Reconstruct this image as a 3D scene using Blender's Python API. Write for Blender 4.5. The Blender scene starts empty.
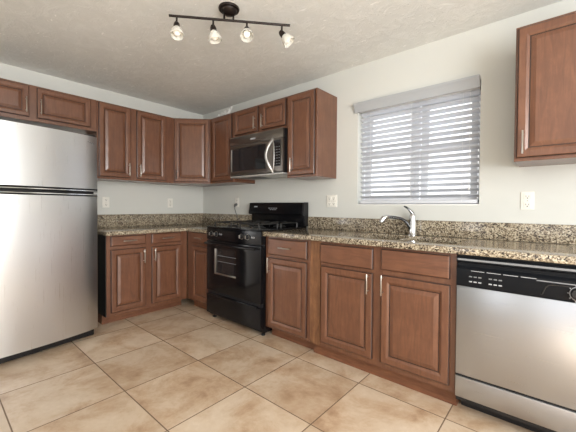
import bpy, bmesh, math, random
from mathutils import Vector, Matrix
PI = math.pi
random.seed(7)
S = bpy.context.scene
C = S.collection

def lin(r, g, b):
    f = lambda v: (v/255/12.92) if v/255 <= .04045 else ((v/255+.055)/1.055)**2.4
    return (f(r), f(g), f(b), 1.0)

# ------------------------------------------------------------------ camera, sky, daylight, exposure
cam = bpy.data.cameras.new('camera')
cam.sensor_fit = 'HORIZONTAL'; cam.sensor_width = 36.0
cam.lens = 315.574/576*36.0
cam.shift_y = -3.72/576
cam.clip_start = .05
co = bpy.data.objects.new('camera', cam); C.objects.link(co)
F = Vector((-0.65473503, 0.75564924, -0.01778411)); R = Vector((0.75567956, 0.65491074, 0.00635007)); U = R.cross(F)
co.matrix_world = Matrix((( R.x, U.x, -F.x, 3.72536), (R.y, U.y, -F.y, -2.51273), (R.z, U.z, -F.z, 1.11675), (0, 0, 0, 1)))
S.camera = co

w = bpy.data.worlds.new('daylight'); S.world = w; w.use_nodes = True
bg = w.node_tree.nodes['Background']
bg.inputs['Color'].default_value = (0.97, 0.98, 1.0, 1); bg.inputs['Strength'].default_value = 1.4

def area(name, loc, rot, sx, sy, power, col):
    l = bpy.data.lights.new(name, 'AREA'); l.shape = 'RECTANGLE'; l.size = sx; l.size_y = sy
    l.energy = power; l.color = col
    o = bpy.data.objects.new(name, l); C.objects.link(o); o.location = loc; o.rotation_euler = rot
    return o
# daylight through the openings of the two walls behind the photographer
area('daylight_narrow_window', (2.50, -5.02, 1.15), (PI/2, 0, 0), .46, 1.70, 8, (.97, .98, 1))
area('daylight_patio_door', (4.30, -5.02, 1.08), (PI/2, 0, 0), 1.30, 1.95, 8, (.97, .98, 1))
area('daylight_side_window', (5.62, -2.55, 1.40), (PI/2, 0, PI/2), 2.2, 1.50, 170, (1, .99, .97))

sun = bpy.data.lights.new('sun', 'SUN'); sun.energy = 36; sun.angle = .01; sun.color = (.88, .94, 1)
so_ = bpy.data.objects.new('sun', sun); C.objects.link(so_); so_.location = (9, -2, 5)
so_.rotation_euler = Vector((-.60, -.12, -.74)).to_track_quat('-Z', 'Y').to_euler()

vs = S.view_settings
S.display_settings.display_device = 'sRGB'
vs.view_transform = 'Standard'; vs.look = 'None'; vs.gamma = 1.0; vs.use_curve_mapping = False
vs.exposure = 0.02

# ------------------------------------------------------------------ materials
MATS = {}
def mat(name, col=(.5, .5, .5, 1), rough=.5, metal=0.0, spec=.5, coat=0.0, coat_rough=.1):
    m = bpy.data.materials.new(name); m.use_nodes = True
    b = m.node_tree.nodes['Principled BSDF']
    b.inputs['Base Color'].default_value = col; b.inputs['Roughness'].default_value = rough
    b.inputs['Metallic'].default_value = metal; b.inputs['Specular IOR Level'].default_value = spec
    b.inputs['Coat Weight'].default_value = coat; b.inputs['Coat Roughness'].default_value = coat_rough
    MATS[name] = m
    return m, m.node_tree, b
def node(nt, t, **kw):
    n = nt.nodes.new(t)
    for k, v in kw.items():
        if k.startswith('i_'):
            key = k[2:]
            n.inputs[int(key) if key.isdigit() else key.replace('_', ' ')].default_value = v
        else: setattr(n, k, v)
    return n
def coords(nt, scale=(1, 1, 1)):
    tc = node(nt, 'ShaderNodeTexCoord'); mp = node(nt, 'ShaderNodeMapping')
    mp.inputs['Scale'].default_value = scale
    nt.links.new(tc.outputs['Object'], mp.inputs['Vector'])
    return mp.outputs['Vector']
def noise(nt, vec, scale, detail=4, rough=.55, dist=0.0):
    n = node(nt, 'ShaderNodeTexNoise'); n.inputs['Scale'].default_value = scale
    n.inputs['Detail'].default_value = detail; n.inputs['Roughness'].default_value = rough; n.inputs['Distortion'].default_value = dist
    nt.links.new(vec, n.inputs['Vector'])
    return n.outputs['Fac']
def ramp(nt, fac, stops):
    r = node(nt, 'ShaderNodeValToRGB')
    e = r.color_ramp.elements
    while len(e) < len(stops): e.new(.5)
    for q, (p, c) in zip(e, stops): q.position = p; q.color = c
    nt.links.new(fac, r.inputs['Fac'])
    return r.outputs['Color']
def mix(nt, fac, a, b, mode='MIX'):
    n = node(nt, 'ShaderNodeMix', data_type='RGBA', blend_type=mode)
    for s, v in ((n.inputs['Factor'], fac), (n.inputs['A'], a), (n.inputs['B'], b)):
        if hasattr(v, 'links'): nt.links.new(v, s)
        else: s.default_value = v
    return n.outputs['Result']
def bump(nt, b, h, strength, dist=.002):
    n = node(nt, 'ShaderNodeBump'); n.inputs['Strength'].default_value = strength; n.inputs['Distance'].default_value = dist
    nt.links.new(h, n.inputs['Height']); nt.links.new(n.outputs['Normal'], b.inputs['Normal'])
def math_n(nt, op, a, b=None, c=None):
    n = node(nt, 'ShaderNodeMath', operation=op)
    for i, v in enumerate((a, b, c)):
        if v is None: continue
        if hasattr(v, 'links'): nt.links.new(v, n.inputs[i])
        else: n.inputs[i].default_value = v
    return n.outputs['Value']

def wood(name, horiz, c1, c2, rough=.36, coat=.5):
    m, nt, b = mat(name, c1, rough, 0, .4, coat, .22)
    v = coords(nt, (3, 3, 26) if horiz else (26, 26, 3))
    g = noise(nt, v, 1.6, 5, .6, .8)
    v2 = coords(nt, (1, 1, 1)); cl = noise(nt, v2, 11, 5, .6)
    col = ramp(nt, g, [(.25, c2), (.62, c1)])
    dark = mix(nt, ramp(nt, cl, [(.35, (.55, .55, .55, 1)), (.68, (0, 0, 0, 1))]), col, c2)
    nt.links.new(dark, b.inputs['Base Color'])
    bump(nt, b, g, .08, .001)
    return m
WV = wood('stained_wood_upright_grain', False, lin(116, 77, 55), lin(89, 56, 40))
WH = wood('stained_wood_level_grain', True, lin(116, 77, 55), lin(89, 56, 40))
WG = wood('dark_glaze_and_edge_shadow_wood', False, lin(58, 36, 26), lin(48, 29, 21))  # glaze in the grooves; also paints shadow round door and drawer edges
WF = wood('filler_wood', False, lin(140, 98, 66), lin(84, 54, 35), .5, .1)
WT = wood('worn_toe_board', True, lin(128, 84, 58), lin(88, 54, 37), .5, .1)

def paint(name, col, rough, bs, bscale, bd=.0015):
    m, nt, b = mat(name, col, rough, 0, .3)
    n = noise(nt, coords(nt), bscale, 5)
    bump(nt, b, n, bs, bd)
    return m
WALL = paint('pale_grey_wall_paint', lin(202, 203, 198), .6, .15, 60)
WHITE = paint('white_trim_paint', lin(228, 228, 226), .4, .02, 60)
m, nt, b = mat('textured_ceiling_paint', lin(190, 184, 173), .65, 0, .3)
v = coords(nt); n1 = noise(nt, v, 9, 8, .7, .8); n2 = noise(nt, v, 45, 4, .6)
h = math_n(nt, 'ADD', ramp(nt, n1, [(.46, (0, 0, 0, 1)), (.6, (1, 1, 1, 1))]), math_n(nt, 'MULTIPLY', n2, .4))
bump(nt, b, h, .35, .006)
nt.links.new(ramp(nt, n1, [(.3, lin(218, 219, 215)), (.75, lin(232, 233, 230))]), b.inputs['Base Color'])
fl = noise(nt, coords(nt, (1, 2.6, 1)), 13, 3, .5, 1.2)
bc_ = b.inputs['Base Color'].links[0].from_socket
nt.links.new(mix(nt, ramp(nt, fl, [(.66, (0, 0, 0, 1)), (.72, (1, 1, 1, 1))]), bc_, lin(246, 246, 243)), b.inputs['Base Color'])
CEIL = m

# floor tiles, laid square to the walls
m, nt, b = mat('mottled_stone_tile', (.5, .4, .3, 1), .35, 0, .45)
tc = node(nt, 'ShaderNodeTexCoord'); sx = node(nt, 'ShaderNodeSeparateXYZ'); nt.links.new(tc.outputs['Object'], sx.inputs[0])
TS = .5074
u = math_n(nt, 'DIVIDE', math_n(nt, 'ADD', sx.outputs['X'], -1.2486+TS*10), TS)
vv = math_n(nt, 'DIVIDE', math_n(nt, 'ADD', sx.outputs['Y'], .7154+TS*20), TS)
def edge(q):
    f = math_n(nt, 'FRACT', q)
    return math_n(nt, 'MINIMUM', f, math_n(nt, 'SUBTRACT', 1.0, f))
ed = math_n(nt, 'MINIMUM', edge(u), edge(vv))
gr = math_n(nt, 'LESS_THAN', ed, .0062)
cmb = node(nt, 'ShaderNodeCombineXYZ'); nt.links.new(math_n(nt, 'FLOOR', u), cmb.inputs[0]); nt.links.new(math_n(nt, 'FLOOR', vv), cmb.inputs[1])
wn = node(nt, 'ShaderNodeTexWhiteNoise', noise_dimensions='2D'); nt.links.new(cmb.outputs[0], wn.inputs['Vector'])
va = node(nt, 'ShaderNodeVectorMath', operation='MULTIPLY_ADD'); nt.links.new(wn.outputs['Color'], va.inputs[0]); va.inputs[1].default_value = (9, 9, 9); nt.links.new(tc.outputs['Object'], va.inputs[2])
c1 = noise(nt, va.outputs[0], 3.2, 8, .68, .3); c2 = noise(nt, va.outputs[0], 30, 6, .7)
base = ramp(nt, c1, [(.33, lin(160, 130, 103)), (.44, lin(190, 164, 137)), (.55, lin(208, 189, 166)), (.74, lin(222, 208, 190))])
base = mix(nt, math_n(nt, 'MULTIPLY', c2, .30), base, lin(170, 142, 114))
tone = ramp(nt, wn.outputs['Value'], [(0, (.86, .85, .84, 1)), (1, (1, 1, 1, 1))])
base = mix(nt, 1.0, base, tone, 'MULTIPLY')
nt.links.new(mix(nt, gr, base, lin(112, 92, 74)), b.inputs['Base Color'])
nt.links.new(math_n(nt, 'ADD', math_n(nt, 'MULTIPLY', c2, .25), math_n(nt, 'MULTIPLY_ADD', gr, .4, .22)), b.inputs['Roughness'])
bump(nt, b, math_n(nt, 'ADD', math_n(nt, 'MULTIPLY', gr, -1.0), math_n(nt, 'MULTIPLY', c2, .25)), .5, .003)
TILE = m

# speckled granite
m, nt, b = mat('speckled_granite', (.4, .3, .2, 1), .12, 0, .5)
v = coords(nt)
v1 = node(nt, 'ShaderNodeTexVoronoi', feature='F1'); v1.inputs['Scale'].default_value = 165; nt.links.new(v, v1.inputs['Vector'])
sp = node(nt, 'ShaderNodeSeparateColor'); nt.links.new(v1.outputs['Color'], sp.inputs[0])
n1 = noise(nt, v, 70, 3, .6); n3 = noise(nt, v, 14, 3)
k = math_n(nt, 'ADD', math_n(nt, 'MULTIPLY', sp.outputs[0], .55), math_n(nt, 'MULTIPLY', n1, .6))
k = math_n(nt, 'ADD', k, math_n(nt, 'MULTIPLY_ADD', n3, .3, -.15))
col = ramp(nt, k, [(.32, lin(46, 40, 36)), (.43, lin(94, 82, 69)), (.56, lin(130, 117, 98)), (.70, lin(160, 148, 126)), (.84, lin(188, 178, 158))])
nt.links.new(col, b.inputs['Base Color'])
GRAN = m

def steel(name, col, rough, horiz=True):
    m, nt, b = mat(name, col, rough, 1.0)
    v = coords(nt, (1.5, 1.5, 160) if horiz else (160, 160, 1.5))
    n = noise(nt, v, 2.0, 4)
    nt.links.new(math_n(nt, 'MULTIPLY_ADD', n, .14, rough-.07), b.inputs['Roughness'])
    return m
STEEL = steel('brushed_stainless_steel', lin(176, 179, 184), .3)
STEELV = steel('brushed_stainless_steel_upright', lin(214, 216, 219), .3, False)
STEELD = steel('dark_stainless_steel', lin(128, 122, 116), .3)
DCHROME = mat('chrome_dark_reflection', lin(116, 118, 121), .12, 1.0)[0]  # spout and lever chrome, darkened to paint in its dark reflections
HANDLE = mat('satin_grey_steel', lin(168, 166, 163), .32, 1.0)[0]
SINKS = steel('satin_sink_steel', lin(150, 150, 147), .24)
NICKEL = mat('satin_nickel', lin(172, 165, 156), .3, 1.0)[0]
DNICKEL = mat('dark_pewter', lin(70, 62, 58), .35, 1.0)[0]
CHROME = mat('polished_chrome', lin(225, 226, 228), .08, 1.0)[0]
BLK = mat('gloss_black_enamel', (.005, .005, .006, 1), .14, 0, .3)[0]
BLKD = mat('satin_black_panel', (.008, .009, .011, 1), .3, 0, .1)[0]
BLKP = mat('black_plastic', (.010, .010, .011, 1), .4, 0, .4)[0]
BLKM = mat('matte_cast_iron', (.016, .016, .016, 1), .32, 0, .4)[0]
GREYP = mat('grey_plastic', lin(120, 122, 125), .4)[0]
LGREY = mat('light_grey_print', lin(170, 172, 176), .5)[0]
GLASSD = mat('dark_tinted_glass', (.012, .013, .015, 1), .05, 0, .6)[0]
OUTLET = mat('white_outlet_plastic', lin(226, 224, 216), .35)[0]
SLOT = mat('dark_slot', (.02, .02, .02, 1), .6)[0]
BRONZE = mat('dark_oiled_bronze', lin(36, 28, 25), .42, .5)[0]
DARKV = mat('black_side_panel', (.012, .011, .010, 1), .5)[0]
VINYL = mat('grey_white_vinyl', lin(226, 228, 232), .4)[0]
VALANCE = paint('shaded_white_valance_paint', lin(166, 169, 172), .45, .03, 40)  # white like the slats, greyed to put backlit shade into the colour
SLAT = paint('white_painted_slat', lin(200, 203, 209), .4, .03, 40)
PAPER = mat('grey_white_paper', lin(200, 200, 198), .7)[0]
UNDER = mat('light_grey_metal_paint', lin(178, 178, 176), .35, .3)[0]
RUBBER = mat('grey_rubber', lin(92, 92, 92), .6)[0]
m, nt, b = mat('frosted_ribbed_glass', (.95, .93, .86, 1), .18, 0, .5)
b.inputs['Transmission Weight'].default_value = .5
WVT = node(nt, 'ShaderNodeTexNoise'); WVT.inputs['Scale'].default_value = 60
bump(nt, b, WVT.outputs['Fac'], .4, .003)
SHADE = m
m, nt, b = mat('lamp_bulb', (.95, .92, .85, 1), .3)
b.inputs['Emission Color'].default_value = (1, .93, .78, 1); b.inputs['Emission Strength'].default_value = .25
BULB = m
m, nt, b = mat('clear_window_glass', (1, 1, 1, 1), 0.0)
b.inputs['Transmission Weight'].default_value = 1.0; b.inputs['IOR'].default_value = 1.05
PANE = m

# ------------------------------------------------------------------ mesh helpers
class MB:
    def __init__(s): s.bm = bmesh.new(); s.mats = []
    def mi(s, m):
        if m not in s.mats: s.mats.append(m)
        return s.mats.index(m)
    def take(s, b2, m, mtx=None):
        i = s.mi(m); mp = {}
        for v in b2.verts: mp[v] = s.bm.verts.new(mtx @ v.co if mtx else v.co)
        for f in b2.faces:
            try: nf = s.bm.faces.new([mp[v] for v in f.verts]); nf.material_index = i
            except ValueError: pass
        b2.free()
    def box(s, x0, x1, y0, y1, z0, z1, m, bev=0.0, seg=2, mtx=None):
        b2 = bmesh.new()
        bmesh.ops.create_cube(b2, size=1.0)
        for v in b2.verts:
            v.co = Vector(((x0+x1)/2+v.co.x*(x1-x0), (y0+y1)/2+v.co.y*(y1-y0), (z0+z1)/2+v.co.z*(z1-z0)))
        if bev: bmesh.ops.bevel(b2, geom=b2.edges[:], offset=bev, segments=seg, affect='EDGES', profile=.6)
        s.take(b2, m, mtx); return s
    def tube(s, pts, r, m, seg=12, cap=True):
        pts = [Vector(p) for p in pts]; n = len(pts)
        rs = r if isinstance(r, (list, tuple)) else [r]*n
        i = s.mi(m); rings = []; prev = None
        for k, p in enumerate(pts):
            t = (pts[min(k+1, n-1)]-pts[max(k-1, 0)]).normalized()
            if prev is None:
                a = t.orthogonal().normalized()
            else:
                a = (prev - t*prev.dot(t)).normalized()
            prev = a; bb = t.cross(a)
            rings.append([s.bm.verts.new(p+(a*math.cos(2*PI*j/seg)+bb*math.sin(2*PI*j/seg))*rs[k]) for j in range(seg)])
        for A, B in zip(rings, rings[1:]):
            for j in range(seg):
                f = s.bm.faces.new((A[j], A[(j+1) % seg], B[(j+1) % seg], B[j])); f.material_index = i
        if cap:
            s.bm.faces.new(rings[0][::-1]).material_index = i; s.bm.faces.new(rings[-1]).material_index = i
        return s
    def lathe(s, prof, m, mtx=None, seg=24):
        i = s.mi(m); rings = []; mtx = mtx or Matrix.Identity(4)
        for r, z in prof:
            if r < 1e-6: rings.append([s.bm.verts.new(mtx @ Vector((0, 0, z)))])
            else: rings.append([s.bm.verts.new(mtx @ Vector((r*math.cos(2*PI*j/seg), r*math.sin(2*PI*j/seg), z))) for j in range(seg)])
        for A, B in zip(rings, rings[1:]):
            for j in range(seg):
                q = [A[j % len(A)], A[(j+1) % seg % len(A)], B[(j+1) % seg % len(B)], B[j % len(B)]]
                q = list(dict.fromkeys(q))
                if len(q) > 2: s.bm.faces.new(q).material_index = i
        return s
    def prism(s, poly, x0, x1, m, axis='x'):
        i = s.mi(m)
        mk = (lambda a, p: (a, p[0], p[1])) if axis == 'x' else ((lambda a, p: (p[0], p[1], a)) if axis == 'z' else (lambda a, p: (p[0], a, p[1])))
        A = [s.bm.verts.new(mk(x0, p)) for p in poly]; B = [s.bm.verts.new(mk(x1, p)) for p in poly]
        n = len(poly)
        for j in range(n): s.bm.faces.new((A[j], A[(j+1) % n], B[(j+1) % n], B[j])).material_index = i
        s.bm.faces.new(A[::-1]).material_index = i; s.bm.faces.new(B).material_index = i
        return s
    def cells(s, xs, ys, z0, z1, full, m, axis='z'):
        """slab made of grid cells; full(i, j) says which cells are solid"""
        i = s.mi(m); V = {}
        def vert(a, b, c):
            if (a, b, c) not in V:
                x, y, z = xs[a], ys[b], (z0, z1)[c]
                V[(a, b, c)] = s.bm.verts.new((x, y, z) if axis == 'z' else (x, z, y) if axis == 'y' else (z, x, y))
            return V[(a, b, c)]
        nx, ny = len(xs)-1, len(ys)-1
        on = lambda a, b: 0 <= a < nx and 0 <= b < ny and full(a, b)
        for a in range(nx):
            for b in range(ny):
                if not on(a, b): continue
                Q = [(a, b), (a+1, b), (a+1, b+1), (a, b+1)]
                s.bm.faces.new([vert(*q, 0) for q in Q][::-1]).material_index = i
                s.bm.faces.new([vert(*q, 1) for q in Q]).material_index = i
                for (p, q, nb) in ((0, 1, (a, b-1)), (1, 2, (a+1, b)), (2, 3, (a, b+1)), (3, 0, (a-1, b))):
                    if not on(*nb):
                        s.bm.faces.new([vert(*Q[p], 0), vert(*Q[q], 0), vert(*Q[q], 1), vert(*Q[p], 1)]).material_index = i
        return s
    def build(s, name, parent=None, smooth=30, bevel=0.0):
        bmesh.ops.recalc_face_normals(s.bm, faces=s.bm.faces[:])
        if bevel:
            es = [e for e in s.bm.edges if len(e.link_faces) == 2 and e.calc_face_angle(0) > .8]
            bmesh.ops.bevel(s.bm, geom=es, offset=bevel, segments=3, affect='EDGES', profile=.5)
        me = bpy.data.meshes.new(name); s.bm.to_mesh(me); s.bm.free()
        for m_ in s.mats: me.materials.append(m_)
        if smooth:
            for p in me.polygons: p.use_smooth = True
            me.set_sharp_from_angle(angle=math.radians(smooth))
        o = bpy.data.objects.new(name, me); C.objects.link(o)
        if parent: o.parent = parent
        return o
def tag(o, label, cat, group=None):
    o['label'] = label; o['category'] = cat
    if group: o['group'] = group
    return o
def thing(name, label, cat, loc=(0, 0, 0), rz=0.0, group=None):
    o = bpy.data.objects.new(name, None); C.objects.link(o); o.empty_display_size = .1
    o.location = loc; o.rotation_euler = (0, 0, rz)
    return tag(o, label, cat, group)
def structure(o): o['kind'] = 'structure'; return o

# ------------------------------------------------------------------ the room
ZC = 2.359; XR = 5.6; YF = -5.0
structure(MB().box(-.12, XR+.12, YF-.12, .14, -.1, 0, TILE).build('floor', smooth=0))
structure(MB().box(-.12, XR+.12, YF-.12, .14, ZC, ZC+.1, CEIL).build('ceiling', smooth=0))
structure(MB().box(-.12, 0, YF-.12, .14, 0, ZC, WALL).build('wall_left', smooth=0))
WX0, WX1, WZ0, WZ1 = 2.358, 3.294, 1.135, 2.0
structure(MB().cells([0, WX0, WX1, XR+.12], [0, WZ0, WZ1, ZC], 0, .14, lambda a, b: not (a == 1 and b == 1), WALL, 'y').build('wall_back', smooth=0))
structure(MB().cells([0, 2.27, 2.73, 3.65, 4.95, XR+.12], [0, .1, .3, 2.0, 2.06, ZC], YF-.12, YF,
          lambda a, b: not ((a == 1 and b == 2) or (a == 3 and b in (1, 2, 3))), WALL, 'y').build('wall_front', smooth=0))
structure(MB().cells([YF, -3.65, -1.45, 0], [0, .65, 2.15, ZC], XR, XR+.12, lambda a, b: not (a == 1 and b == 1), WALL, 'x').build('wall_right', smooth=0))

# kitchen window in the back wall: vinyl frame, two single-hung sashes, mullion
win = bpy.data.objects.new('window_1', None); C.objects.link(win); structure(win)
fy0, fy1 = .085, .125
f = MB()
f.box(WX0, WX1, fy0, fy1, WZ0, WZ0+.05, VINYL, .003); f.box(WX0, WX1, fy0, fy1, WZ1-.05, WZ1, VINYL, .003)
f.box(WX0, WX0+.022, fy0, fy1, WZ0+.05, WZ1-.05, VINYL, .003); f.box(WX1-.022, WX1, fy0, fy1, WZ0+.05, WZ1-.05, VINYL, .003)
f.box(2.822, 2.862, fy0-.004, fy1, WZ0+.05, WZ1-.05, VINYL, .003)
f.build('window_frame', win)
for a0, a1, st in ((WX0+.028, 2.816, .030), (2.868, WX1-.028, .045)):
    for z0, z1, dy in ((WZ0+.05, 1.575, 0), (1.555, WZ1-.05, .018)):
        s_ = MB()
        y0, y1 = .088+dy, .104+dy
        s_.box(a0, a0+.06, y0, y1, z0, z1, VINYL, .002); s_.box(a1-st, a1, y0, y1, z0, z1, VINYL, .002)
        s_.box(a0+.06, a1-st, y0, y1, z0, z0+.035, VINYL, .002); s_.box(a0+.06, a1-st, y0, y1, z1-.03, z1, VINYL, .002)
        so = s_.build('sash', win)
        MB().box(a0+.06, a1-st, (y0+y1)/2-.002, (y0+y1)/2+.002, z0+.035, z1-.03, PANE).build('pane', so, 0)
win_sill = MB().box(WX0, WX1, .0, .085, WZ0-.001, WZ0+.008, WHITE, .002).build('window_sill', win)

# ------------------------------------------------------------------ cabinet builders (local: x to the right, -y into the room)
def door_panel(parent, name, x0, x1, z0, z1, yf, raised=True, wm=None, t=.02):
    wm = wm or WV
    W, H = x1-x0, z1-z0
    if raised:
        k = min(1.0, min(W, H)/.30); fr = .052*max(.82, k)
        rings = [(0, t, 0), (0, .005, 1), (.0045, .001, 1), (.0075, 0, 0), (fr-.014, 0, 0), (fr-.010, .0015, 0), (fr, .0075, 0), (fr+.0015, .0095, 1), (fr+.0058, .0095, 1), (fr+.0072, .0078, 0), (fr+.028*k, .0015, 0), (fr+.030*k, .0008, 0)]  # inner groove is glaze; dark outer edge paints in the gap shadow
    else:
        rings = [(0, t, 0), (0, .006, 1), (.004, .002, 1), (.009, 0, 0)]  # dark edge faces paint in the shadow outline of the drawer
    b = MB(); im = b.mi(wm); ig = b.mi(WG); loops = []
    for ins, d, g in rings:
        y = yf + d
        loops.append([b.bm.verts.new(p) for p in ((x0+ins, y, z0+ins), (x1-ins, y, z0+ins), (x1-ins, y, z1-ins), (x0+ins, y, z1-ins))])
    for q in range(len(loops)-1):
        for j in range(4):
            fc = b.bm.faces.new((loops[q][j], loops[q][(j+1) % 4], loops[q+1][(j+1) % 4], loops[q+1][j]))
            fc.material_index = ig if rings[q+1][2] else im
    b.bm.faces.new(loops[-1]).material_index = im
    b.bm.faces.new(loops[0][::-1]).material_index = im
    return b.build(name, parent, 0)
def pull(parent, x, z, length, yf, vertical=True, m=None):
    m = m or NICKEL
    b = MB(); h = length/2; st = .028
    P = (lambda a, y: (x, y, z+a)) if vertical else (lambda a, y: (x+a, y, z))
    b.tube([P(-h, yf-st), P(-h+.004, yf-st), P(h-.004, yf-st), P(h, yf-st)], [.0040, .0050, .0050, .0040], m, 10)
    for a in (-h+.018, h-.018): b.tube([P(a, yf+.001), P(a, yf-st)], .0045, m, 8)
    o = b.build('handle', parent); o['label'] = 'dark metal bar pull' if m is DNICKEL else 'brushed nickel bar pull'
    return o
def wall_cabinet(label, loc, rz, W, D, H, doors, group='wall cabinets'):
    t = thing('wall_cabinet', label, 'cabinet', loc, rz, group)
    b = MB(); b.box(0, W, -D, -.001, 0, H, WV, .0015, 1); b.build('body', t, 30)
    for (x0, x1, z0, z1, hx, hz) in doors:
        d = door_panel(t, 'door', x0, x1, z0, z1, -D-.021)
        if hx is not None: pull(d, hx, hz, .128, -D-.021)
    return t
def base_cabinet(label, loc, rz, W, D, H, drawers, doors, toe=.096, toe_in=.08, side=False, group='base cabinets', hollow=False):
    t = thing('base_cabinet', label, 'cabinet', loc, rz, group)
    if hollow:
        MB().cells([0, .018, W-.018, W], [-D, -D+.02, -.02, -.001], toe, H, lambda a, b: not (a == 1 and b == 1), WV).build('body', t, 30)
        MB().box(.0185, W-.0185, -D+.0205, -.0205, toe, toe+.018, WV).build('cabinet_floor', t, 0)
    else:
        MB().box(0, W, -D, -.001, toe, H, WV, .0015, 1).build('body', t, 30)
    MB().box(.001, W-.001, -D+toe_in, -.002, 0, toe, WT).build('toe_kick', t, 0)
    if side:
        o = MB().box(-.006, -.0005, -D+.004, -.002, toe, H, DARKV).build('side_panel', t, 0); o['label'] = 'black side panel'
    for (x0, x1, z0, z1, h) in drawers:
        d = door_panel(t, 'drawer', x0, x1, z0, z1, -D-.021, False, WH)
        if h: pull(d, (x0+x1)/2, (z0+z1)/2, .125, -D-.021, False)
    for (x0, x1, z0, z1, hx, hz) in doors:
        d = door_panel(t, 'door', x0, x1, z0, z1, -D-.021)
        if hx is not None: pull(d, hx, hz, .128, -D-.021)
    return t

LW = PI/2
UB, UT = 1.3795, 2.1307
# --- wall cabinets along the left wall
YL = -1.412
wall_cabinet('brown two-door wall cabinet between the refrigerator and the corner cabinet', (0.001, YL, UB), LW, .796, .324, UT-UB,
             [(.012, .312, .022, UT-UB-.014, .288, .108), (.372, .695, .022, UT-UB-.014, .400, .108)])
wall_cabinet('short brown wall cabinet with two low wide doors directly above the refrigerator', (0.001, -2.37, 1.8276), LW, .956, .324, UT-1.8276,
             [(.02, .444, .030, UT-1.8276-.016, .422, .125), (.496, .902, .030, UT-1.8276-.016, .520, .125)])
# --- diagonal corner cabinet
t = thing('wall_cabinet', 'diagonal corner wall cabinet with one tall door in the corner of the room', 'cabinet', (0, 0, UB), 0, 'wall cabinets')
poly = [(.001, -.001), (.001, -.6145), (.324, -.6145), (.6145, -.3155), (.6145, -.001)]
MB().prism(poly, 0, UT-UB, WV, 'z').build('body', t, 30)
dw = math.hypot(.6145-.324, .6145-.3155); ang = math.atan2(.6145-.3155, .6145-.324)
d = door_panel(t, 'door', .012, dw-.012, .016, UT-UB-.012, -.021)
d.location = (.324, -.6145, 0); d.rotation_euler = (0, 0, ang)
pull(d, .042, .10, .11, -.021, True, DNICKEL)
# --- wall cabinets along the window wall
wall_cabinet('narrow brown wall cabinet between the diagonal corner cabinet and the microwave', (.616, -.001, UB), 0, .428, .3145, UT-UB,
             [(.05, .405, .020, UT-UB-.014, None, 0)])
wall_cabinet('short brown wall cabinet with two small doors above the microwave', (1.046, -.001, 1.8395), 0, .761, .3145, UT-1.8395,
             [(.030, .384, .030, UT-1.8395-.016, .352, .112), (.442, .752, .030, UT-1.8395-.016, .462, .112)])
wall_cabinet('tall brown wall cabinet with exposed side panel to the right of the microwave', (1.809, -.001, UB), 0, .3336, .3145, UT-UB,
             [(.018, .318, .020, UT-UB-.014, .072, .112)])
wall_cabinet('brown wall cabinet to the right of the window cut off by the photo edge', (3.516, -.001, UB), 0, .46, .3145, UT-UB,
             [(.012, .448, .018, UT-UB-.016, .042, .10)])

# --- base cabinets
HL = .842; HR = .868
base_cabinet('brown two-drawer two-door base cabinet to the right of the refrigerator', (.001, -1.431, 0), LW, .818, .608, HL,
             [(.033, .354, .742, .832, True), (.414, .734, .736, .836, True)],
             [(.033, .354, .128, .708, .330, .625), (.414, .734, .132, .705, .438, .625)], toe_in=.12, side=True)
base_cabinet('narrow brown base cabinet squeezed between the corner and the black range', (.612, -.001, 0), 0, .432, .608, HL,
             [(.112, .420, .726, .838, True)], [(.112, .420, .120, .694, None, 0)])
base_cabinet('single-drawer single-door brown base cabinet to the right of the black range', (1.832, -.001, 0), 0, .468, .6085, HR,
             [(.040, .446, .718, .852, True)], [(.040, .446, .118, .692, .062, .630)])
t = base_cabinet('wide brown sink base cabinet under the window beside the dishwasher', (2.302, -.001, 0), 0, .996, .6085, HR,
             [(.100, .511, .715, .849, False), (.568, .966, .723, .853, False)],
             [(.110, .511, .134, .690, .486, .622), (.570, .968, .134, .690, .584, .630)], toe_in=.05, hollow=True)
MB().box(.004, .096, -.6125, -.6088, .096, HR-.002, WF).build('filler_strip', t, 0)
base_cabinet('brown single-door base cabinet to the right of the dishwasher', (3.915, -.001, 0), 0, .44, .6085, HR,
             [(.025, .415, .72, .85, True)], [(.025, .415, .125, .69, .055, .62)])

# ------------------------------------------------------------------ granite worktops
CTL, CTR = .880, .905
t = thing('countertop', 'L-shaped speckled granite countertop in the corner left of the range', 'countertop', (0, 0, HL))
MB().cells([.001, .646, 1.045], [-1.443, -.650, -.001], 0.001, CTL-HL, lambda a, b: not (a == 1 and b == 0), GRAN).build('slab', t, 30, .006)
b = MB(); b.box(.001, .021, -1.436, -.021, CTL-HL+.0005, 1.019-HL, GRAN, .002); b.build('backsplash', t)
b = MB(); b.box(.001, 1.045, -.021, -.001, CTL-HL+.0005, 1.019-HL, GRAN, .002); b.build('backsplash', t)
SX0, SXM0, SXM1, SX1, SY0, SY1 = 2.575, 2.895, 2.925, 3.255, -.475, -.135
t = thing('countertop', 'long speckled granite countertop with the sink under the window', 'countertop', (0, 0, HR))
MB().cells([1.828, SX0, SXM0, SXM1, SX1, 4.36], [-.650, SY0, SY1, -.001], 0.001, CTR-HR, lambda a, b: not (b == 1 and a in (1, 3)), GRAN).build('slab', t, 30, .006)
b = MB(); b.box(1.830, 4.36, -.021, -.001, CTR-HR+.0005, 1.0195-HR, GRAN, .002); b.build('backsplash', t)

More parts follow.
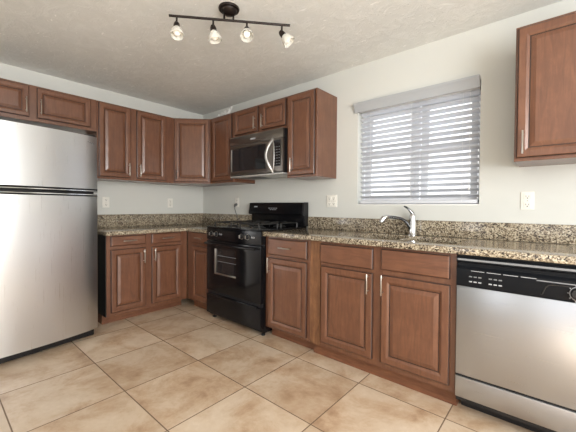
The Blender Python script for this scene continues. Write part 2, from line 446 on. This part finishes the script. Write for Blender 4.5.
# sink bowls hang under the worktop
t = thing('kitchen_sink', 'double-bowl stainless steel sink set into the granite under the faucet', 'sink', (0, 0, .70))
for x0, x1 in ((SX0, SXM0), (SXM1, SX1)):
    b = MB(); m_ = b.mi(SINKS); lo = []
    zt = HR-.70-.0015
    for ins, z in ((-.010, zt), (-.004, zt-.0008), (-.002, zt-.006), (.006, .03), (.03, .012), (.06, .008)):
        pts = []
        rad = .03
        cx0, cx1, cy0, cy1 = x0+ins, x1-ins, SY0+ins, SY1-ins
        for (px, py, a0) in ((cx1-rad, cy1-rad, 0), (cx0+rad, cy1-rad, 1), (cx0+rad, cy0+rad, 2), (cx1-rad, cy0+rad, 3)):
            for q in range(5):
                a = (a0+q/4)*PI/2; pts.append((px+rad*math.cos(a), py+rad*math.sin(a), z))
        lo.append([b.bm.verts.new(p) for p in pts])
    n = len(lo[0])
    for A, B in zip(lo, lo[1:]):
        for j in range(n): b.bm.faces.new((A[j], A[(j+1) % n], B[(j+1) % n], B[j]))
    b.bm.faces.new(lo[-1])
    o = b.build('bowl', t)
    sol = o.modifiers.new('thickness', 'SOLIDIFY'); sol.thickness = .0015; sol.offset = 1
    q = MB(); q.lathe([(0, .011), (.02, .010), (.038, .013), (.042, .009)], CHROME, Matrix.Translation(((x0+x1)/2, (SY0+SY1)/2, 0)))
    q.build('drain', o)

# faucet
FX, FY = 2.87, -.072
t = thing('faucet', 'chrome single-lever pull-out faucet standing behind the sink', 'faucet', (FX, FY, CTR+.0008))
b = MB(); b.lathe([(0, 0), (.034, 0), (.034, .006), (.029, .012), (.0265, .02), (.025, .06), (.0255, .10), (.026, .135), (.025, .152), (.018, .163), (0, .167)], CHROME); b.build('body', t)
SPT = [(.0, .030), (.012, .045), (.029, .066), (.045, .090), (.061, .108), (.083, .120), (.108, .127), (.135, .133), (.165, .136), (.195, .137)]
P = [Vector((-.7071*h_, -.7071*h_, z_)) for h_, z_ in SPT]
b = MB(); b.tube(P, [.0125]*3+[.0118]*7, DCHROME, 14); b.build('spout', t)
hd = [Vector((-.7071*h_, -.7071*h_, z_)) for h_, z_ in ((.185, .1375), (.205, .137), (.226, .130), (.240, .114), (.247, .096))]
b = MB(); b.tube(hd, [.0135, .0165, .019, .0185, .0165], CHROME, 16)
b.build('spray_head', t)
b = MB(); b.tube([(0, 0, .160), (-.010, -.008, .176), (-.024, -.022, .198), (-.038, -.036, .212), (-.050, -.048, .219)], [.014, .0115, .008, .007, .0055], DCHROME, 12)
b.build('lever', t)

# ------------------------------------------------------------------ gas range
t = thing('gas_range', 'glossy black gas range standing between two granite countertops', 'range', (1.0475, -.004, 0))
RW = .776; RF = -.615                     # body front; the door stands proud of it
MB().box(0, RW, RF, -.02, .032, .905, BLK, .003).build('body', t)
b = MB()
b.box(0, RW, RF-.042, RF, .790, .905, BLK, .008, 3)
b.build('control_panel', t)
b = MB(); b.box(-.001, RW+.001, RF-.045, -.075, .905, .919, BLK, .004); b.build('cooktop', t)
for kx in (.082, .160, .530, .608):
    k = MB(); mt = Matrix.Translation((kx, RF-.042, .848)) @ Matrix.Rotation(PI/2, 4, 'X')
    k.lathe([(0, 0), (.021, 0), (.021, .006), (.019, .008), (.017, .022), (.015, .026), (0, .026)], BLKP, mt, 20)
    k.box(kx-.0035, kx+.0035, RF-.042-.031, RF-.042-.020, .833, .863, NICKEL, .001)
    ko = k.build('knob', t)
    r_ = MB(); r_.lathe([(.0205, .0005), (.0245, .0005), (.0245, .003), (.0205, .003), (.0205, .0005)], NICKEL, mt, 24); r_.build('knob_ring', ko)
for kx in (.205, .655):
    for q in range(3): MB().box(kx+q*.016, kx+q*.016+.006, RF-.0432, RF-.0418, .842, .856, LGREY).build('panel_mark', t, 0)
# oven door with its window
d = MB()
DX0, DX1, DZ0, DZ1 = .003, RW-.003, .288, .780
wx0, wx1, wz0, wz1 = .135, .450, .470, .705
d.cells([DX0, wx0, wx1, DX1], [DZ0, wz0, wz1, DZ1], RF-.044, RF-.002, lambda a, c: not (a == 1 and c == 1), BLK, 'y')
do = d.build('oven_door', t, 30, .004)
MB().box(wx0, wx1, RF-.030, RF-.026, wz0, wz1, GLASSD).build('oven_window', do, 0)
tr = MB(); tr.box(wx0-.002, wx1+.002, RF-.046, RF-.028, wz0-.010, wz0+.002, NICKEL, .002); tr.box(wx0-.002, wx0+.006, RF-.0455, RF-.028, wz0, wz1, NICKEL, .002)  # nickel strips stand in for the bright reflection along the window edge
tr.build('window_edge_glint', do)
rk = MB()
for z in (.585, .640): rk.tube([(wx0+.03, RF-.0315, z), (wx1-.01, RF-.0315, z)], .0022, GREYP, 6)
rk.build('oven_rack', do)
h = MB(); h.tube([(.03, RF-.084, .757), (.06, RF-.088, .757), (RW-.06, RF-.088, .757), (RW-.03, RF-.084, .757)], [.010, .0125, .0125, .010], BLK, 14)
for x in (.05, RW-.05): h.tube([(x, RF-.043, .757), (x, RF-.088, .757)], .010, BLK, 12)
h.build('oven_handle', do)
s_ = MB(); s_.box(DX0, DX1, RF-.044, RF-.002, .062, .250, BLK, .006, 3); s_.box(DX0+.04, DX1-.04, RF-.052, RF-.030, .238, .262, BLK, .005)
s_.build('storage_drawer', t)
MB().box(.01, RW-.01, RF-.03, RF-.003, .252, .286, BLKP).build('drawer_gap', t, 0)
for x in (.04, RW-.04):
    for y in (RF+.03, -.08):
        q = MB(); q.lathe([(0, 0), (.018, 0), (.018, .012), (.011, .018), (.011, .0325), (0, .0325)], BLKP, Matrix.Translation((x, y, 0)), 14); q.build('foot', t)
# burners and grates
for bx in (.19, .568):
    for by in (-.20, -.485):
        q = MB(); q.lathe([(0, .919), (.062, .919), (.066, .922), (.05, .924), (.045, .932), (.03, .936), (0, .937)], BLKM, Matrix.Translation((bx, by, 0)), 20); q.build('burner', t)
        g = MB()
        for sx_ in (-1, 1): g.tube([(bx+sx_*.125, by-.118, .958), (bx+sx_*.125, by+.118, .958)], .0052, BLKM, 6)
        for sy_ in (-1, 1): g.tube([(bx-.125, by+sy_*.118, .958), (bx+.125, by+sy_*.118, .958)], .0052, BLKM, 6)
        for a in range(4):
            ca, sa = math.cos(a*PI/2), math.sin(a*PI/2)
            g.tube([(bx+ca*.125, by+sa*.118, .958), (bx+ca*.09, by+sa*.09, .964), (bx+ca*.032, by+sa*.032, .962)], .0052, BLKM, 6)
        for sx_ in (-1, 1):
            for sy_ in (-1, 1): g.tube([(bx+sx_*.125, by+sy_*.118, .958), (bx+sx_*.125, by+sy_*.118, .9185)], .006, BLKM, 6)
        g.build('grate', t)
# backguard: a recessed riser under an overhanging console
g = MB()
g.prism([(-.02, .905), (-.058, .905), (-.058, 1.04), (-.02, 1.04)], .010, RW-.010, BLK)
g.prism([(-.012, 1.030), (-.085, 1.030), (-.093, 1.042), (-.075, 1.150), (-.066, 1.158), (-.012, 1.158)], -.008, RW-.012, BLK)
go = g.build('backguard', t, 25)
e = MB(); e.prism([(-.010, .925), (-.062, .925), (-.062, 1.028), (-.095, 1.040), (-.077, 1.152), (-.066, 1.160), (-.010, 1.160)], RW-.012, RW+.004, BLKP); e.build('end_cap', go, 25)
def on_console(z): return -.093 + (z-1.042)/(1.150-1.042)*.018 - .0012
p = MB()
for k in range(4): p.box(.30+k*.034, .322+k*.034, on_console(1.10)-.0006, on_console(1.10)+.004, 1.097, 1.103, LGREY)
for k in range(3): p.box(.322+k*.034, .344+k*.034, on_console(1.085)-.0006, on_console(1.085)+.004, 1.082, 1.087, LGREY)
p.build('console_buttons', go, 0)
p = MB(); p.box(.075, .125, on_console(1.115)-.0006, on_console(1.115)+.004, 1.109, 1.121, LGREY); p.build('badge', go, 0)

# ------------------------------------------------------------------ over-the-range microwave
MZ0, MZ1 = 1.432, 1.838
t = thing('microwave', 'dark stainless over-the-range microwave hanging under the short cabinet', 'microwave', (1.048, -.003, MZ0))
MWW = .756; MF = -.345; MH = MZ1-MZ0
b = MB(); b.prism([(0, .0), (0, MH), (MF, MH), (MF, .0)], .002, MWW-.002, BLKP); b.build('body', t, 25)
b = MB(); b.box(0, MWW, MF-.026, MF, MH-.090, MH, STEELD, .004); mo = b.build('vent_panel', t)
p = MB(); p.box(.325, .395, MF-.0275, MF-.025, MH-.058, MH-.044, LGREY); p.build('badge', mo, 0)
dw1 = .622
d = MB(); d.cells([0, .030, .535, dw1], [.006, .048, .282, MH-.094], MF-.028, MF-.001, lambda a, c: not (a == 1 and c == 1), STEELD, 'y')
do = d.build('door', t, 30, .003)
MB().box(.030, .535, MF-.020, MF-.012, .048, .282, GLASSD).build('door_window', do, 0)
hp = [(.628, MF-.020, .005), (.620, MF-.050, .045), (.600, MF-.075, .11), (.592, MF-.082, .162), (.600, MF-.075, .215), (.620, MF-.050, .28), (.628, MF-.020, .318)]
h = MB()
for off in (0.0,):
    pts = []
    for k in range(len(hp)-1):
        for q in range(4):
            a = q/4; pts.append(Vector(hp[k]).lerp(Vector(hp[k+1]), a))
    pts.append(Vector(hp[-1]))
    for _ in range(3): pts = [pts[0]]+[(pts[i-1]+pts[i]*2+pts[i+1])/4 for i in range(1, len(pts)-1)]+[pts[-1]]
    h.tube(pts, .014, HANDLE, 12)
h.tube([(.628, MF-.024, .004), (.646, MF-.030, .06), (.654, MF-.032, .16), (.646, MF-.030, .26), (.628, MF-.024, .319)], .006, HANDLE, 10)
h.build('handle', do)
k = MB(); k.box(dw1+.003, MWW, MF-.028, MF-.001, .006, MH-.094, STEELD, .003); ko = k.build('control_panel', t)
MB().box(dw1+.018, MWW-.022, MF-.0295, MF-.027, .060, MH-.108, GLASSD).build('keypad', ko, 0)
for r in range(7):
    for c in range(3): MB().box(dw1+.032+c*.028, dw1+.044+c*.028, MF-.0302, MF-.0290, .078+r*.026, .084+r*.026, GREYP).build('key', ko, 0)
MB().box(.004, MWW-.004, MF-.02, -.03, -.014, -.0005, UNDER, .003).build('hood_base', t)
MB().box(.09, .36, MF+.05, -.10, -.0165, -.0142, BLKP, .001).build('hood_filter', t)

# ------------------------------------------------------------------ dishwasher
t = thing('dishwasher', 'stainless dishwasher with black control panel under the right end of the countertop', 'dishwasher', (3.303, -.004, 0))
DW = .606; DF = -.606
MB().box(.004, DW-.004, DF, -.02, .1, .862, BLKP).build('body', t, 0)
MB().box(.002, DW-.002, DF-.026, DF-.001, .2245, .700, STEEL, .004).build('door', t)
MB().box(.002, DW-.002, DF-.026, DF-.001, .100, .2135, STEEL, .003).build('lower_panel', t)
MB().box(.002, DW-.002, DF-.016, DF-.001, .2135, .2245, BLKP).build('gap_strip', t, 0)
MB().box(.010, DW-.010, DF+.085, DF+.11, .0, .0995, BLKP).build('toe_panel', t, 0)
MB().box(.004, DW-.004, DF-.018, DF+.02, .078, .0995, BLKP, .002).build('toe_lip', t, 0)
c = MB(); c.prism([(DF-.001, .702), (DF-.030, .702), (DF-.034, .712), (DF-.032, .792), (DF-.024, .800), (DF-.012, .806), (DF-.012, .824), (DF-.030, .832), (DF-.030, .850), (DF-.022, .858), (DF-.001, .858)], .002, DW-.002, BLKD)
co_ = c.build('control_panel', t, 25)
b = MB(); b.box(.006, DW-.006, DF-.0315, DF-.029, .838, .848, GREYP, .001); b.build('trim_strip', co_, 0)
for gx in (.062, .150):
    for r in range(2):
        for q in range(3):
            z = .728+r*.026
            k = MB(); k.box(gx+q*.021, gx+q*.021+.014, DF-.0365, DF-.032, z, z+.006, LGREY if r == 0 else GREYP, .001); k.build('button', co_, 0)
p = MB()
for x0, x1 in ((.07, .13), (.14, .20), (.21, .27), (.28, .34)): p.box(x0, x1, DF-.0327, DF-.030, .786, .7885, LGREY)
p.box(.34, .58, DF-.0325, DF-.030, .778, .783, GREYP)
p.build('print_line', co_, 0)
l = MB()
l.tube([(.355, DF-.034, .716), (.362, DF-.035, .722), (.372, DF-.035, .752), (.384, DF-.035, .766), (.40, DF-.0345, .770), (.56, DF-.034, .770)], .003, BLKP, 6); l.build('latch_line', co_)
mt = Matrix.Translation((.487, DF-.034, .742)) @ Matrix.Rotation(PI/2, 4, 'X')
k = MB(); k.lathe([(0, 0), (.030, 0), (.029, .012), (.024, .02), (0, .021)], BLKP, mt, 28); ko = k.build('dial', co_)
k = MB()
for q in range(10):
    a = q/10*2*PI
    k.tube([(.487+.034*math.cos(a), DF-.0352, .742+.034*math.sin(a)), (.487+.039*math.cos(a), DF-.0352, .742+.039*math.sin(a))], .0018, LGREY, 6)
k.lathe([(.0300, .001), (.0325, .001), (.0325, .004), (.0300, .004), (.0300, .001)], LGREY, mt, 28)
k.build('dial_ring', ko)

# ------------------------------------------------------------------ refrigerator (turned a touch towards the room)
tilt = math.radians(8)
t = thing('refrigerator', 'large stainless top-freezer refrigerator at the left edge of the photo', 'refrigerator', (.874, -2.366, 0), PI/2+tilt)
FW = .8275; BUL = .030
def fy(x): return -BUL*(1-(2*x/FW-1)**2)
def bowed(z0, z1, y_back, m, inset=0.0, push=0.0, rnd=.012):
    b = MB(); n = 20
    poly = []
    for k in range(n+1):
        x = inset+(FW-2*inset)*k/n
        e_ = min(k, n-k)
        y = fy(x)-push + (rnd if e_ == 0 else (rnd*.25 if e_ == 1 and rnd else 0))*(1 if rnd else 0)
        poly.append((x, y))
    poly += [(FW-inset, y_back), (inset, y_back)]
    b.prism(poly, z0, z1, m, 'z'); return b
FB, FG0, FG1, FT = .076, 1.190, 1.254, 1.690
b = MB(); b.box(.006, FW-.006, .075, .74, .03, FT-.012, BLKP, .004); b.build('body', t)
f1 = bowed(FG1, FT, .068, STEELV).build('freezer_door', t, 40)
f2 = bowed(FB, FG0, .068, STEELV).build('fridge_door', t, 40)
for z0, z1, par in ((FG1-.024, FG1-.0005, f1), (FG0+.0005, FG0+.022, f2)):
    hb = bowed(z0, z1, .06, BLK, .001, .002, .010).build('pocket_handle', par, 40); hb['label'] = 'black pocket handle strip'
    zz = z0+.004 if par is f1 else z1-.010
    bowed(zz, zz+.006, .05, CHROME, .004, .0045, .008).build('chrome_strip', par, 40)
MB().box(.02, FW-.02, .03, .07, FG0+.022, FG1-.024, BLKP).build('door_gap', t, 0)
MB().box(.01, FW-.01, .055, .075, .008, FB-.004, BLKP, .003).build('toe_grille', t)
for x in (.05, FW-.05):
    for y in (.10, .69):
        q = MB(); q.lathe([(0, 0), (.02, 0), (.02, .03), (0, .031)], BLKP, Matrix.Translation((x, y, 0)), 14); q.build('foot', t)
b = MB(); b.box(FW-.09, FW-.012, .010, .12, FT-.002, FT+.014, BLKP, .004); b.build('hinge_cover', t)
# small script badge at the upper right of the freezer door
bx = FW-.085
P_ = [Vector((bx+k*.0055, fy(bx+k*.0055)-.0012, FT-.052+.007*math.sin(k*1.9)-.0008*k)) for k in range(11)]
b = MB(); b.tube(P_, .0019, GREYP, 6); b.build('badge', f1)

# ------------------------------------------------------------------ outlets and plug
def outlet(label, loc, rz, gangs=(0,)):
    t = thing('outlet', label, 'outlet', loc, rz, 'wall plates')
    MB().box(gangs[0]-.035, gangs[-1]+.035, -.006, 0, -.057, .057, OUTLET, .003).build('cover_plate', t)
    for gx in gangs:
        for z in (-.026, .026):
            q = MB(); q.box(gx-.017, gx+.017, -.0085, -.005, z-.0165, z+.0165, OUTLET, .004, 3); qo = q.build('socket', t)
            for x0, x1, z0, z1 in ((-.0085, -.0060, -.003, .008), (.0060, .0085, -.003, .007), (-.003, .003, -.012, -.006)):
                MB().box(gx+x0, gx+x1, -.0092, -.008, z+z0, z+z1, SLOT).build('slot', qo, 0)
        q = MB(); q.lathe([(0, .0058), (.0035, .0058), (.003, .0072), (0, .0074)], NICKEL, Matrix.Translation((gx, 0, 0)) @ Matrix.Rotation(PI/2, 4, 'X'), 10)
        q.build('screw', t)
outlet('white wall plate on the left wall next to the refrigerator', (0, -1.223, 1.152), LW)
outlet('white wall plate on the left wall close to the corner', (0, -.482, 1.153), LW)
outlet('white outlet with a grey plug in it left of the range', (.728, 0, 1.165), 0)
outlet('wide white double outlet between the black range and the window', (2.094, 0, 1.172), 0, (-.023, .023))
outlet('white outlet under the right wall cabinet past the window', (3.561, 0, 1.164), 0)
t = thing('power_plug', 'grey plug and cord hanging from the outlet left of the range', 'plug', (.728, 0, 1.139))
b = MB(); b.tube([(0, -.0095, 0), (0, -.016, 0), (0, -.032, -.004), (0, -.040, -.012), (0, -.041, -.034)], [.014, .016, .016, .013, .006], RUBBER, 12); b.build('plug_body', t)
b = MB(); b.tube([(0, -.041, -.030), (.002, -.040, -.060), (.012, -.034, -.100), (.030, -.030, -.140), (.060, -.034, -.175), (.120, -.040, -.205), (.20, -.046, -.222), (.290, -.05, -.232)], .0038, RUBBER, 8); b.build('cord', t)

# ------------------------------------------------------------------ window blind
t = thing('window_blind', 'white horizontal-slat blind hung in the kitchen window over the sink', 'blind', (0, 0, WZ0))
b = MB()
b.prism([(.03, 1.944), (-.016, 1.944), (-.018, 1.958), (-.026, 1.990), (-.040, 2.012), (-.042, 2.022), (.03, 2.022)] if False else
        [(-.002, 1.944), (-.016, 1.944), (-.018, 1.958), (-.026, 1.990), (-.040, 2.010), (-.042, 2.022), (-.002, 2.022)], 2.332, 3.290, VALANCE)
vo = b.build('valance', t, 25); vo.location = (0, 0, -WZ0)
BX0, BX1 = 2.374, 3.284
b = MB(); b.box(BX0, BX1, .008, .062, 1.945, 1.995, WHITE, .003); o = b.build('head_rail', t); o.location = (0, 0, -WZ0)
NS = 18; z_lo, z_hi = 1.205, 1.925; ti = math.radians(20)
for k in range(NS):
    z = z_lo+(z_hi-z_lo)*k/(NS-1)
    b = MB(); q = 8; top = []; 
    for j in range(q+1):
        a = -.025+.05*j/q
        crown = .0022*(1-(a/.025)**2)
        y = .036+a*math.cos(ti)+crown*math.sin(ti); zz = z-a*math.sin(ti)+crown*math.cos(ti)
        top.append((y, zz))
    poly = top+[(y-.0028*math.sin(ti), zz-.0028*math.cos(ti)) for y, zz in reversed(top)]
    b.prism(poly, BX0, BX1, SLAT)
    o = b.build('slat', t, 40); o.location = (0, 0, -WZ0)
b = MB(); b.box(BX0, BX1, .012, .060, 1.148, 1.176, SLAT, .004, 3); o = b.build('bottom_rail', t); o.location = (0, 0, -WZ0)
for x in (BX0+.10, (BX0+BX1)/2-.01, BX1-.10):
    b = MB()
    b.tube([(x, .009, 1.165), (x, .009, 1.95)], .0009, WHITE, 6); b.tube([(x, .063, 1.165), (x, .063, 1.95)], .0009, WHITE, 6)
    o = b.build('ladder_cord', t); o.location = (0, 0, -WZ0)
b = MB(); b.tube([(BX1-.055, .005, 1.94), (BX1-.055, .003, 1.27)], .0009, WHITE, 6)
b.lathe([(0, 0), (.005, .004), (.006, .02), (.002, .032), (0, .033)], WHITE, Matrix.Translation((BX1-.055, .003, 1.24)), 12)
o = b.build('pull_cord', t); o.location = (0, 0, -WZ0); o['label'] = 'thin white pull cord with tassel'

# ------------------------------------------------------------------ track light on the ceiling
A = Vector((1.909, -1.529, 2.27)); B = Vector((2.400, -.975, 2.27)); ctr = Vector((2.128, -1.247, ZC))
bar_dir = (B-A).normalized(); side = Vector((bar_dir.y, -bar_dir.x, 0))
t = thing('track_light', 'dark bronze ceiling track light with four small glass shades', 'ceiling light', ctr)
b = MB(); b.lathe([(0, 0), (.064, 0), (.065, -.006), (.063, -.012), (.050, -.014), (.048, -.022), (.036, -.034), (.018, -.040), (0, -.041)], BRONZE, None, 32); b.build('canopy', t)
b = MB(); b.tube([A-ctr, B-ctr], .0075, BRONZE, 12); b.build('bar', t)
b = MB()
bc = A + bar_dir*((ctr-A).dot(bar_dir)); bc.z = 2.27
for s_ in (-1, 1): b.tube([bc-ctr+bar_dir*.028*s_, Vector((0, 0, -.034))+bar_dir*.028*s_], .006, BRONZE, 10)
b.build('bracket', t)
cdir = (Vector((3.725, -2.513, 1.117))-ctr).normalized()
heads = [(.045, Vector((.25, -.1, -1)), .040), (.262, Vector((.12, .1, -1)), .042), (.468, cdir+Vector((-.05, -.02, -.75)), .034), (.688, Vector((.55, .45, -.85)), .042)]
for dist, aim, drop in heads:
    p0 = A+bar_dir*dist-ctr; aim = aim.normalized(); drop += .012
    p1 = p0+Vector((0, 0, -drop))
    b = MB(); b.tube([p0, p1], .006, BRONZE, 10); st = b.build('stem', t)
    rot = aim.to_track_quat('Z', 'Y').to_matrix().to_4x4()
    mt = Matrix.Translation(p1-aim*.006) @ rot
    b = MB(); b.lathe([(0, -.012), (.012, -.010), (.017, 0), (.019, .012), (.020, .026), (.0, .026)], BRONZE, mt, 20); so = b.build('socket', t)
    b = MB(); b.lathe([(.018, .026), (.027, .036), (.035, .052), (.040, .070), (.041, .084), (.0385, .084), (.0375, .070), (.0325, .053), (.0245, .038), (.016, .030)], SHADE, mt, 28); b.build('glass_shade', so)
    b = MB(); b.lathe([(0, .0265), (.010, .028), (.012, .036), (.019, .050), (.021, .060), (.017, .071), (.008, .077), (0, .078)], BULB, mt, 18); b.build('bulb', so)

# ------------------------------------------------------------------ crumpled scrap above the narrow cabinet
me = bmesh.new()
bmesh.ops.create_grid(me, x_segments=16, y_segments=8, size=.5)
rng = random.Random(3)
for v_ in me.verts:
    x, y = v_.co.x, v_.co.y                      # x along the cabinet, y from its front edge up and back
    hgt = (.045+.055*(x+.5))*(y+.5)
    v_.co = Vector((x*.25+rng.uniform(-.006, .006), (y+.5)*.05+rng.uniform(-.014, .014), .012+hgt+rng.uniform(-.008, .008)))
m2 = bpy.data.meshes.new('paper_scrap'); me.to_mesh(m2); me.free(); m2.materials.append(PAPER)
o = bpy.data.objects.new('paper_scrap', m2); C.objects.link(o); o.location = (.80, -.285, UT)
sd = o.modifiers.new('thickness', 'SOLIDIFY'); sd.thickness = .002
tag(o, 'small crumpled grey-white scrap lying on top of the narrow wall cabinet', 'paper scrap')
